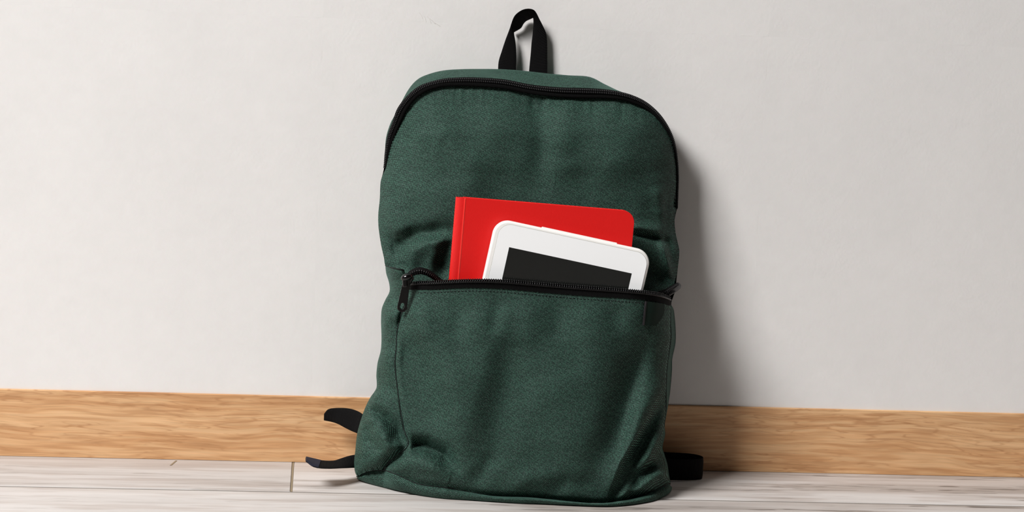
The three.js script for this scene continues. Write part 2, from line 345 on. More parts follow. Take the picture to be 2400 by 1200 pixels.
// depths in front of the wall
const zEdge = table([[165, 0.06], [215, 0.059], [260, 0.053], [330, 0.043], [400, 0.037], [490, 0.041], [560, 0.052], [620, 0.062], [800, 0.076], [1000, 0.082], [1120, 0.087]]);
const zFront = table([[180, 0.062], [240, 0.0725], [320, 0.0825], [400, 0.089], [480, 0.0945], [560, 0.098], [660, 0.1015], [700, 0.102], [760, 0.09], [900, 0.08]]);
const foldsBody = foldField([
  [[[930, 580], [970, 553], [1052, 540]], -7, 14, 10], [[[944, 634], [966, 592], [1000, 572], [1066, 562]], 8.5, 15, 24, 0.2],
  [[[1064, 552], [1040, 592], [1042, 660]], -5.5, 14], [[[945, 640], [950, 600], [936, 556]], -5, 9], [[[1002, 650], [1010, 615], [1032, 580]], 3, 12],
  [[[1235, 200], [1266, 255], [1274, 320], [1262, 430]], -4.5, 22, 22], [[[1308, 212], [1322, 280], [1310, 370]], 4.5, 34, 40],
  [[[1150, 215], [1160, 300], [1100, 420]], 3, 38], [[[946, 350], [958, 306], [982, 288], [1024, 292]], -2, 8, 12], [[[972, 340], [1000, 312], [1050, 330]], 2.2, 24],
  [[[1015, 300], [1090, 380], [1110, 480]], 3, 32], [[[1380, 240], [1440, 300], [1500, 420]], 3, 50], [[[1340, 380], [1390, 450], [1500, 500]], -3, 36],
  [[[930, 430], [1000, 470], [1040, 540]], 3, 30], [[[1430, 245], [1465, 300], [1545, 380]], -2.5, 30],
  [[[1476, 546], [1520, 554], [1554, 563]], -7, 7, 5], [[[1476, 533], [1530, 539], [1558, 545]], 4, 10], [[[1548, 563], [1560, 598], [1578, 655]], 7, 11, 8, 0.5],
  [[[1556, 548], [1568, 570], [1582, 625]], -5, 7], [[[1490, 610], [1530, 640], [1575, 668]], -5, 12], [[[1568, 525], [1552, 480], [1540, 430]], 4, 13], [[[1577, 560], [1564, 510], [1560, 460]], -3, 8],
  [[[900, 470], [930, 520], [950, 560]], 4, 18], [[[900, 540], [922, 570], [936, 615]], -4, 12],
]);
const puckN = x => (fbm(x / 13, 3.3, 2) - 0.5) * 2;
const edgeBody = curve([...zipIn.slice(1), ...silR], 160).concat(curve([[908, 377], ...silL.slice(1)], 60));
const distTo = (line, x, y) => { let b = 1e9; for (const q of line) { const d = (q[0] - x) ** 2 + (q[1] - y) ** 2; if (d < b) b = d; } return Math.sqrt(b); };
function zBody(x, y) {
  const d = distTo(edgeBody, x, y), R = lerp(95, 210, smooth(250, 430, y)), t = clamp(d / R), q = 1 - (1 - t) * (1 - t);
  const prof = lerp(q, Math.sqrt(q), smooth(240, 420, y));
  const k = smooth(0, 30, d);
  let z = zEdge(y) + (zFront(y) - zEdge(y)) * prof + 1.3 * k * foldsBody(x, y) + 0.003 * k * (fbm(x / 110, y / 150, 2) - 0.5);
  if (y < 330) z += 0.0011 * puckN(x) * smooth(70, 8, d) * smooth(0, 6, d) * smooth(330, 250, y);
  return z - 0.003 * Math.exp(-(((x - 1330) / 170) ** 2) - ((y - 450) / 70) ** 2);
}
{ // upper front panel, running down behind the open pocket
  const iL = [[908, 377], [905, 392], ...silL.slice(1, 8), [903, 622], [925, 660], [950, 720], [960, 780]];
  const iR = [[1583, 383], [1585, 417], [1584, 450], [1584, 488], ...silR.slice(1, 6), [1584, 650], [1572, 690], [1560, 730], [1550, 780]];
  // the arch is split where it turns: sides up to the shoulders, then the top
  const left = [[963, 243], [947, 270], [930, 307], [917, 340], ...iL], right = [[1543, 277], [1567, 313], [1578, 347], ...iR];
  const top = zipIn.filter(p => p[1] < 278 && p[0] >= 963 && p[0] <= 1543);
  mesh('front_panel', patch(top, [[960, 780], [1250, 790], [1550, 780]], left, right, 300, 280, zBody), M.fabric, bag);
}
// side and crown gusset: zipper edge -> crest -> back seam
const outerC0 = [...silL2.slice().reverse(), ...silL.slice(1, -1).reverse(), ...zipOut, ...silR.slice(1), [1583, 680], ...silR2];
const crest = [[898, 397], [900, 360], [905, 320], [918, 283], [922, 277], [938, 247], [953, 217], [967, 197], [983, 183], [1010, 172], [1040, 165], [1083, 162], [1125, 161.5], [1167, 162], [1217, 165], [1280, 172], [1333, 176.5], [1383, 180.5], [1417, 197], [1450, 213], [1483, 224.5], [1517, 242], [1550, 273], [1572, 311], [1582, 341], [1587, 383]];
{
  const N = 420, c0 = curve(outerC0, N), hi = curve(crest, 600);
  const bulge = (x, y) => 0.5 * (fbm(x / 30, y / 30, 2) - 0.5);
  const L0 = [], L1 = [], L2 = [], L3 = [];
  c0.forEach(([x, y], i) => {
    const z = zEdge(y) + 0.0006, up = smooth(420, 300, y), zb = 0.0115 + 0.04 * clamp((y - 165) / 950);
    // direction inwards of the outline
    const a = c0[Math.max(0, i - 2)], b = c0[Math.min(N, i + 2)]; let nx = -(b[1] - a[1]), ny = b[0] - a[0]; const l = Math.hypot(nx, ny); nx /= l; ny /= l;
    let best = hi[0], bd = 1e9;
    if (y < 420) for (const q of hi) { const d = (q[0] - x) ** 2 + (q[1] - y) ** 2; if (d < bd) { bd = d; best = q; } }
    const cx = lerp(x + nx * 2, best[0], up), cy = lerp(y + ny * 2, best[1], up);
    const wob = up * 4 * (fbm(x / 55, 4.2, 2) - 0.5);
    L0.push(P(x, y, z));
    L1.push(P(lerp(x + nx * 0.8, lerp(x, cx, 0.62), up), lerp(y + ny * 0.8, lerp(y, cy, 0.62) + wob * 2, up), lerp(z - 0.012, z - 0.011 - 0.004 * (fbm(x / 40, 9, 2)), up)));
    L2.push(P(cx, cy, lerp(z, zb, 0.55)));
    L3.push(P(cx + nx * lerp(16, 10, up), Math.min(1118, cy + ny * lerp(10, 10, up)), zb));
  });
  mesh('side_gusset', loft([L0, L1, L2, L3], 28), M.fabric, bag);
  // back panel closes the bag towards the wall
  const n = L3.length, cols = [];
  const g = grid(60, (n >> 1) - 1, (i, j) => { const a = L3[j], b = L3[n - 1 - j], p = a.clone().lerp(b, i / 60); return { p, uv: [p.x, p.y] }; });
  mesh('back_panel', g, M.back, bag);
}

// ---- the front pocket
const xL = table(seamL.slice(0, 11).map(p => [p[1], p[0]]).concat([[1060, 945], [1102, 900]]));
const xR = table(seamR.map(p => [p[1], p[0]]));
const zPock0 = table([[640, 0.1405], [700, 0.1425], [800, 0.149], [920, 0.1545], [1040, 0.158], [1100, 0.1585], [1150, 0.157], [1190, 0.155]]);
const zSeamL = table([[660, 0.112], [735, 0.116], [850, 0.121], [1000, 0.127], [1045, 0.128], [1105, 0.112]]);
const zSeamR = table([[690, 0.094], [800, 0.098], [1000, 0.106], [1134, 0.11]]);
const foldsPocket = foldField([
  [[[1200, 690], [1142, 820], [1112, 930], [1063, 1094]], 7, 34, 66, 0.1], [[[1165, 740], [1195, 880], [1135, 1060]], -3, 40],
  [[[946, 1038], [1000, 1044], [1038, 1064], [1066, 1100]], -14, 12, 17, 0.3], [[[905, 1092], [960, 1070], [1010, 1082], [1056, 1108]], 6, 15, 20],
  [[[945, 770], [985, 880], [1012, 970], [1020, 1040]], -6, 26, 34], [[[960, 700], [1030, 830], [1075, 950]], 4, 28],
  [[[1518, 785], [1490, 865], [1463, 960], [1426, 1148]], -8, 17, 30], [[[1566, 885], [1500, 1007], [1453, 1083], [1418, 1174]], 10, 9, 26, 0.3],
  [[[1562, 922], [1543, 945], [1508, 1030], [1472, 1108], [1440, 1168]], -9, 13, 12], [[[1562, 992], [1522, 1066], [1492, 1116], [1448, 1172]], 9, 11, 20, 0.3],
  [[[1476, 1150], [1496, 1114], [1540, 1084]], -11, 10, 9], [[[1510, 1134], [1545, 1113], [1572, 1118]], 8, 9, 10], [[[1440, 1176], [1480, 1150], [1530, 1136]], 4, 9],
  [[[1168, 684], [1165, 730], [1150, 790]], -2.2, 14], [[[1232, 686], [1240, 730], [1222, 820]], 2.4, 22], [[[1300, 690], [1312, 740], [1300, 810]], -2.2, 20], [[[1370, 700], [1388, 770], [1378, 860]], 2.2, 26], [[[1440, 705], [1450, 760], [1470, 830]], -2.4, 20],
  [[[990, 690], [985, 740], [1000, 810]], 2.6, 18], [[[1060, 688], [1080, 730], [1068, 800]], -2.2, 18],
  [[[1100, 1130], [1130, 1110], [1160, 1060]], -2.4, 14], [[[1190, 1150], [1240, 1120], [1300, 1110]], 2.4, 16], [[[1280, 1160], [1330, 1130], [1400, 1140]], -2, 14],
  [[[1290, 860], [1350, 980], [1340, 1110]], 4, 66],
]);
function zPocket(x, y) {
  const tl = clamp((x - xL(y)) / lerp(200, 290, smooth(690, 820, y))), tr = clamp((xR(y) - x) / lerp(105, 250, smooth(720, 950, y))), z0 = zPock0(y);
  let z = z0 - (z0 - zSeamL(y)) * (1 - Math.sqrt(1 - (1 - tl) ** 2)) - (z0 - zSeamR(y)) * (1 - Math.sqrt(1 - (1 - tr) ** 2));
  const k = smooth(0, 22, x - xL(y)) * smooth(0, 10, xR(y) - x + 6) * lerp(0.15, 1, smooth(680, 745, y));
  z += 1.35 * k * foldsPocket(x, y) + 0.003 * k * (fbm(x / 90 + 7, y / 120, 2) - 0.5);
  return z;
}
const pipeLine = curve([...piping], 200);
const zPocketIn = (x, y) => {                             // with the panel rolling in towards its seams
  let z = zPocket(x, y);
  const d = distTo(pipeLine, x, y); z -= 0.0045 * Math.exp(-((d / 7) ** 2)) + 0.002 * Math.exp(-((d / 22) ** 2));
  z -= 0.0015 * Math.exp(-(((x - xL(y)) / 5) ** 2)) * (y < 1045 ? 1 : 0);
  return z;
};
mesh('pocket_panel', patch(lipBot, piping, seamL, seamR, 330, 280, zPocketIn), M.fabric, bag);
const zSilL = y => zEdge(y);
const foldsSide = foldField([
  [[[886, 765], [915, 738], [945, 738]], 6, 12], [[[896, 690], [920, 702], [952, 700]], -6, 13], [[[905, 650], [925, 640], [950, 638]], 3, 10], [[[890, 800], [908, 812], [930, 800]], -3, 12],
  [[[880, 855], [905, 900], [932, 935]], -5, 14], [[[858, 952], [904, 980], [958, 1040]], -14, 9, 14, 0.3], [[[848, 985], [885, 980], [928, 1025]], 6, 11], [[[855, 985], [866, 1030], [900, 1056]], -5, 9, 12],
  [[[875, 990], [903, 1055], [878, 1092]], 6, 14], [[[842, 1040], [850, 1080], [872, 1098]], 3, 13], [[[950, 1052], [915, 1045], [890, 1015]], 6, 12], [[[886, 915], [870, 945], [862, 970]], 3, 10],
]);
function zSideL(x, y, u) {
  const z0 = zSilL(y), z1 = zPocketIn(...[lerp(x, x, 1), y]);
  return z0 + (zSeamL(y) - z0) * Math.sqrt(1 - (1 - u) ** 2) + smooth(0, 0.25, u) * smooth(1, 0.85, u) * foldsSide(x, y);
}
{ // left pocket gusset between silhouette and seam
  const L = [[903, 622], ...silL2.slice(1)], R = [[947, 632], [956, 655], ...seamL];
  const g = patch([[903, 622], [922, 628], [947, 632]], pipingL, L, R, 90, 240, (x, y, u, v) => {
    let z = zSideL(x, y, u);
    const e = u > 0.97 ? (u - 0.97) / 0.03 : 0;
    const dp = Math.min(...pipingL.map(q => Math.hypot(q[0] - x, q[1] - y)));
    z -= 0.004 * Math.exp(-((dp / 7) ** 2)) * (u > 0.05 ? 1 : 0);
    return lerp(z, u > 0.9 && y > 678 ? lerp(z, zPocketIn(x + 0.5, y), e) : z, 1);
  });
  mesh('pocket_gusset', g, M.fabric, bag);
}
{ // right pocket gusset
  const g = patch([[1572, 716], [1573, 716]], [[1570, 1133], [1572, 1131]], seamR, silR2, 14, 160, (x, y, u) => lerp(zSeamR(y) - 0.001, zEdge(y), Math.sin(u * Math.PI / 2) ** 2) + 0.002 * Math.sin(u * Math.PI), (p) => [p.z, p.y]);
  mesh('pocket_gusset', g, M.fabric, bag);
}
{ // base: from the piping seam down to the floor and back underneath
  const N = 220, front = curve([...pipingL, ...piping.slice(1)], N);
  const bottom = curve([[838, 1122], [850, 1128], [883, 1138], [933, 1150], [983, 1160], [1033, 1167], [1100, 1171.5], [1200, 1178], [1267, 1180.5], [1333, 1183.5], [1383, 1185.5], [1433, 1186], [1483, 1182], [1533, 1173], [1558, 1163], [1570, 1153], [1572, 1142]], N);
  const A = [], B = [], C = [], D = [];
  front.forEach(([x, y], i) => {
    const [bx, by] = bottom[i], q = G(bx, by, 0.0008), e = Math.sin(i / N * Math.PI) ** 0.35;
    const inPocket = x > 900, z = inPocket ? zPocketIn(x, y) : zSilL(y) + (zSeamL(y) - zSilL(y)) * Math.sqrt(clamp((x - 837) / 63)) - 0.004;
    A.push(P(x, y, z - 0.001));
    B.push(P(lerp(x, bx, 0.5), lerp(y, by, 0.45), Math.max(z, q.z) + 0.003));
    C.push(q);
    D.push(V3(lerp(q.x, 0.2, 0.12), 0.0012, lerp(q.z, 0.07, 0.75)));
  });
  mesh('base_panel', loft([A, B, C, D], 26), M.fabric, bag);
  mesh('piping', tubeOf(A.filter((_, i) => i % 4 === 0).map(p => p.clone().add(V3(0, 0.0001, 0.0001))), 0.0008, 220, 8), M.seam, bag);  // near-black tube, its colour standing for the shade in the seam crevice
}
{ // sewn seams
  const s = curve(seamL.slice(1), 120).map(([x, y]) => P(x, y, (y < 1045 ? zPocketIn(x + 1, y) : zPocketIn(x + 2, y)) + 0.0003));
  mesh('seam', tubeOf(s.filter((_, i) => i % 2 === 0), 0.00045, 200, 6), M.seam, bag);
  const t = curve(seamR.slice(0, 8), 60).map(([x, y]) => P(x, y, zSeamR(y) + 0.0008));
  mesh('seam', tubeOf(t.filter((_, i) => i % 2 === 0), 0.0004, 100, 6), M.seam, bag);
  const h = curve([[903, 622], [922, 628], [945, 632]], 20).map(([x, y], i) => P(x, y, zSideL(x, y, i / 20) + 0.0008));
  mesh('seam', tubeOf(h, 0.0004, 40, 6), M.seam, bag);
}
// ---- zippers
function beads(list, rx, ry, rz) {                        // one small ellipsoid per tooth, along frames [p, t, n]
  const base = new THREE.SphereGeometry(1, 8, 6), out = [];
  const q = new THREE.Matrix4();
  for (const [p, t, n] of list) {
    const b = new THREE.Vector3().crossVectors(n, t).normalize();
    q.makeBasis(t.clone().multiplyScalar(rx), b.multiplyScalar(ry), n.clone().multiplyScalar(rz)); q.setPosition(p);
    const g = base.clone(); g.applyMatrix4(q); out.push(g);
  }
  return mergeGeometries(out);
}
function along(line, step) {                              // evenly spaced points with tangents
  const c = new THREE.CatmullRomCurve3(line, false, 'centripetal'); c.arcLengthDivisions = 1200;
  const n = Math.round(c.getLength() / step); return Array.from({ length: n + 1 }, (_, i) => [c.getPointAt(i / n), c.getTangentAt(i / n)]);
}
{ // main zipper over the arch
  const N = 260, o = curve(zipOut, N), n = curve(zipIn, N), row = (t, dz) => o.map((a, i) => P(lerp(a[0], n[i][0], t), lerp(a[1], n[i][1], t), zEdge(lerp(a[1], n[i][1], t)) + dz));
  const zip = mesh('zipper', loft([row(-0.05, 0.0004), row(0.3, 0.0022), row(0.7, 0.0026), row(1.05, 0.0018)], 10), M.tape, bag);
  const F3 = V3(0, 0.1, 1).normalize();
  const r1 = along(row(0.16, 0.0028), 0.0017).map(([p, t]) => [p, t, F3]), r2 = along(row(0.40, 0.0034), 0.0017).map(([p, t]) => [p, t, F3]);
  const teeth = new THREE.Mesh(beads([...r1, ...r2], 0.00062, 0.00105, 0.0008), M.coilDull);
  const mk = (name, geo, mat, parent) => { const m = new THREE.Mesh(geo.translate(-BP.x, -BP.y, -BP.z), mat); m.name = name; m.castShadow = m.receiveShadow = true; parent.add(m); return m; };
  teeth.geometry.translate(-BP.x, -BP.y, -BP.z); teeth.name = 'zipper_teeth'; teeth.userData.kind = 'stuff'; teeth.castShadow = teeth.receiveShadow = true; zip.add(teeth);
  mk('zipper_piping', tubeOf(row(0.8, 0.0022), 0.0021, 360, 10), M.tape, zip);
}
{ // pocket zipper: lower lip
  const N = 240, a = curve(lipTop, N), b = curve(lipBot, N), row = (t, dz) => a.map((p, i) => { const x = lerp(p[0], b[i][0], t), y = lerp(p[1], b[i][1], t); return P(x, y, zPocketIn(x, Math.max(y, 680)) + dz); });
  const zip = mesh('pocket_zipper', loft([row(0.15, 0.0002), row(0.5, 0.001), row(1.06, 0.0008)], 8), M.tape, bag);
  const F3 = V3(0, 0.25, 1).normalize();
  const add = (name, geo, mat, stuff) => { const m = new THREE.Mesh(geo.translate(-BP.x, -BP.y, -BP.z), mat); m.name = name; m.castShadow = m.receiveShadow = true; if (stuff) m.userData.kind = 'stuff'; zip.add(m); return m; };
  add('zipper_teeth', mergeGeometries([beads(along(row(0.15, 0.0017), 0.00203).map(([p, t]) => [p, t, F3]), 0.00066, 0.0008, 0.0011), beads(along(row(0.34, 0.0022), 0.00203).map(([p, t]) => [p, t, F3]), 0.00072, 0.0014, 0.0011)]), M.coil, true);
  add('coil_cord', tubeOf(row(0.42, 0.0014), 0.0009, 300, 8), M.coilDull);
  // upper lip, sewn to the body; seen at both ends of the opening
  const upPts = [[956, 646, 0.124], [966, 639, 0.1265], [985, 634, 0.1275], [1003, 639, 0.1265], [1020, 650, 0.122], [1045, 668, 0.113], [1100, 690, 0.1065], [1250, 702, 0.106], [1400, 702, 0.106], [1490, 698, 0.104], [1535, 693, 0.104], [1560, 684, 0.1], [1577, 675, 0.09], [1589, 670, 0.078]];
  const uc = curve(upPts, 200), urow = (dy, dz) => uc.map(p => P(p[0], p[1] + dy, p[2] + dz));
  const upz = new THREE.Mesh(loft([urow(-8, -0.004), urow(-2, 0.0005), urow(9, 0.001)], 6).translate(-BP.x, -BP.y, -BP.z), M.tape); upz.name = 'upper_tape'; upz.castShadow = upz.receiveShadow = true; zip.add(upz);
  add('zipper_teeth', beads(along(urow(2, 0.0016), 0.00203).map(([p, t]) => [p, t, F3]), 0.0006, 0.0018, 0.001), M.coil, true);
}
{ // the fat fold of zipper at the right end of the opening
  const zip = bag.children.find(c => c.name === 'pocket_zipper');
  const core = [P(1553, 694, 0.1), P(1568, 685, 0.098), P(1580, 677, 0.09), P(1588, 671, 0.082)];
  const m = new THREE.Mesh(mergeGeometries([tubeOf(core, 0.0034, 30, 12), new THREE.SphereGeometry(0.0034, 12, 10).translate(core[3].x, core[3].y, core[3].z)]).translate(-BP.x, -BP.y, -BP.z), M.coilDull);
  m.name = 'zipper_end'; m.castShadow = m.receiveShadow = true; zip.add(m);
  const t = new THREE.Mesh(beads([...along([P(1556, 689, 0.1045), P(1570, 679, 0.1025), P(1590, 667, 0.086)], 0.0018), ...along([P(1560, 694, 0.1035), P(1574, 686, 0.1015), P(1590, 675, 0.086)], 0.0018)].map(([p, q]) => [p, q, V3(0.3, 0.2, 1).normalize()]), 0.0006, 0.0014, 0.0009).translate(-BP.x, -BP.y, -BP.z), M.coilDull);
  t.name = 'zipper_teeth'; t.userData.kind = 'stuff'; t.castShadow = t.receiveShadow = true; zip.add(t);
}
{ // slider with its pull tab
  const S = 1 / 2570;
  const at = P(955, 652, 0.1285), parts = [];
  const bodyG = new RoundedBoxGeometry(21 * S, 27 * S, 0.006, 4, 0.0028); bodyG.rotateZ(-0.5); bodyG.translate(at.x + 0.0006, at.y - 0.0012, at.z);
  const nose = new THREE.SphereGeometry(1, 20, 14); nose.scale(0.0054, 0.0034, 0.0042); nose.rotateZ(0.35); nose.translate(at.x - 0.0008, at.y + 0.0014, at.z + 0.0036);
  const lug = new RoundedBoxGeometry(0.0046, 0.009, 0.004, 3, 0.0016); lug.rotateZ(0.1); lug.translate(at.x - 0.0022, at.y - 0.0034, at.z + 0.0034);
  const sl = mesh('zipper_slider', mergeGeometries([bodyG, nose, lug].map(g => g.index ? g.toNonIndexed() : g)), M.metal, bag);
  const s = new THREE.Shape(), w0 = 6.8, w1 = 10.2, len = 66;      // tab outline, photograph units, downwards
  s.moveTo(-w0, 4); s.lineTo(-w1, -len + 10); s.absarc(0, -len + 10, w1, Math.PI, 2 * Math.PI, false); s.lineTo(w0, 4); s.absarc(0, 4, w0, 0, Math.PI, false);
  const hole = new THREE.Path(); hole.absellipse(0, -len + 12.5, 6, 8.6, 0, Math.PI * 2, true); s.holes.push(hole);
  const slot = new THREE.Path(); slot.absellipse(0, 1, 3, 4, 0, Math.PI * 2, true); s.holes.push(slot);
  const tab = new THREE.ExtrudeGeometry(s, { depth: 4, bevelEnabled: true, bevelThickness: 1.2, bevelSize: 1.2, bevelSegments: 3, curveSegments: 20 });
  tab.scale(S, S, S); tab.rotateX(0.05); tab.rotateZ(-0.125);
  const tp = P(952, 664, 0.131); tab.translate(tp.x, tp.y, tp.z - 0.001);
  const pt = new THREE.Mesh(tab.translate(-BP.x, -BP.y, -BP.z), M.metal); pt.name = 'pull_tab'; pt.castShadow = pt.receiveShadow = true; sl.add(pt);
}
{ // stitching below the pocket opening
  const off = lipBot.slice(1).map(([x, y]) => [x, y + 8.5]);
  off.pop(); off.pop(); off.push([1508, 711]);
  const c = curve(off, 300).map(([x, y]) => P(x, y, zPocketIn(x, y) + 0.0004));
  const d = along(c, 0.0031).map(([p, t]) => [p, t, V3(0, 0, 1)]);
  const m = mesh('stitching', beads(d, 0.0011, 0.0004, 0.0003), M.thread, bag); m.userData.kind = 'stuff';
}
{ // woven loop label at the right end of the pocket
  const L = [[1514, 706], [1511, 730], [1508, 762]], R = [[1557, 712], [1556, 735], [1538, 764]];
  const a = L.map(([x, y]) => P(x, y, zPocketIn(x, y) + 0.0022)), b = R.map(([x, y]) => P(x, y, zPocketIn(x, y) + 0.002));
  const mid = L.map(([x, y], i) => { const X = (x + R[i][0]) / 2, Y = (y + R[i][1]) / 2; return P(X, Y, zPocketIn(X, Y) + 0.0034); });
  const lab = mesh('loop_label', loft([curve3(a, 30), curve3(mid, 30), curve3(b, 30)], 14), M.patch, bag);
  lab.material.side = DS; lab.userData.label = 'flat black woven loop label sewn beside the zipper end';
  const e = new THREE.Mesh(tubeOf(L.map(([x, y]) => P(x, y, zPocketIn(x, y) + 0.0016)), 0.0011, 40, 8).translate(-BP.x, -BP.y, -BP.z), M.coilDull); e.name = 'label_edge'; e.castShadow = e.receiveShadow = true; lab.add(e);
}
// ---- webbing
const pz = (list) => list.map(p => P(p[0], p[1], p[2]));
{
  const A = [[1168, 172, 0.0195], [1167.5, 161, 0.0195], [1169, 143, 0.0195], [1176, 120, 0.0190], [1185, 93, 0.0185], [1192, 75, 0.0180], [1197, 62, 0.0195], [1201, 49, 0.0240], [1207, 37, 0.0265], [1217, 28, 0.0280], [1228, 22.5, 0.0280], [1240, 21, 0.0275], [1250, 23.5, 0.0260], [1257, 31, 0.0230], [1264, 44, 0.0205], [1273, 62, 0.0185], [1279, 76, 0.0175], [1282, 94, 0.0170], [1282.5, 125, 0.0175], [1282.5, 171, 0.0185], [1282.5, 184, 0.0185]];
  const B = [[1209, 174, 0.0185], [1209, 162, 0.0185], [1210, 142, 0.0180], [1209.5, 117, 0.0170], [1207, 93, 0.0155], [1204.5, 81, 0.0140], [1204, 76, 0.0120], [1212, 71, 0.0120], [1221, 65, 0.0120], [1227, 55, 0.0120], [1233, 49, 0.0120], [1240, 45.5, 0.0125], [1246, 43, 0.0140], [1250, 42, 0.0170], [1250.5, 50, 0.0185], [1249.5, 66, 0.0190], [1248, 84, 0.0190], [1246, 100, 0.0190], [1244, 125, 0.0190], [1240, 167, 0.0185], [1239.5, 182, 0.0185]];
  mesh('top_handle', ribbon(pz(A), pz(B), 160, 0.0016), M.webbing, bag).userData.label = 'black webbing carry loop';
}
{
  mesh('strap', ribbon(pz([[760, 969, .034], [769, 959.5, .036], [797.5, 956, .04], [821, 958, .044], [839, 964, .048], [852, 972, .052], [885, 992, .056]]), pz([[759.5, 985, .032], [779, 989, .035], [794, 994.5, .04], [810.5, 1003.5, .044], [826, 1011, .048], [838, 1016, .052], [872, 1034, .056]]), 60, 0.0015), M.webbing, bag).userData.label = 'black webbing strap end lifted off the floor';
  const tA = [[717, 1071, .098], [735, 1075, .096], [752, 1079, .094], [782, 1080, .088], [800, 1074.5, .082], [817, 1069, .077], [833, 1066, .072], [860, 1064, .066]];
  const tB = [[717.5, 1081, .118], [733, 1092.5, .122], [746, 1096.5, .122], [770, 1098, .116], [800, 1097, .106], [818, 1096.5, .096], [834, 1096, .086], [862, 1095, .078]];
  const st = mesh('strap', ribbon(pz(tA), pz(tB), 60, 0.0015), M.webbing, bag); st.userData.label = 'black webbing strap end with a navy tip on the floor';
  const tip = new THREE.Mesh(ribbon(pz(tA.slice(0, 3)), pz(tB.slice(0, 3)), 24, 0.0024).translate(-BP.x, -BP.y, -BP.z), M.navy); tip.name = 'strap_tip'; tip.castShadow = tip.receiveShadow = true; st.add(tip);
  // loop of webbing standing on its edge to the right of the bag
  const path = [[1540, 0.024], [1580, 0.026], [1607, 0.028], [1627, 0.032], [1640, 0.038], [1645, 0.044], [1642, 0.05], [1625, 0.054], [1600, 0.056], [1570, 0.056], [1545, 0.054]];
  const lo = path.map(([x, z]) => { const p = P(x, 1115, z); return V3(p.x, 0.0006, z); }), hi = lo.map(p => V3(p.x, 0.0205, p.z));
  mesh('strap', ribbon(lo, hi, 90, 0.0015), M.webbing, bag).userData.label = 'black webbing strap loop standing on its edge';
}

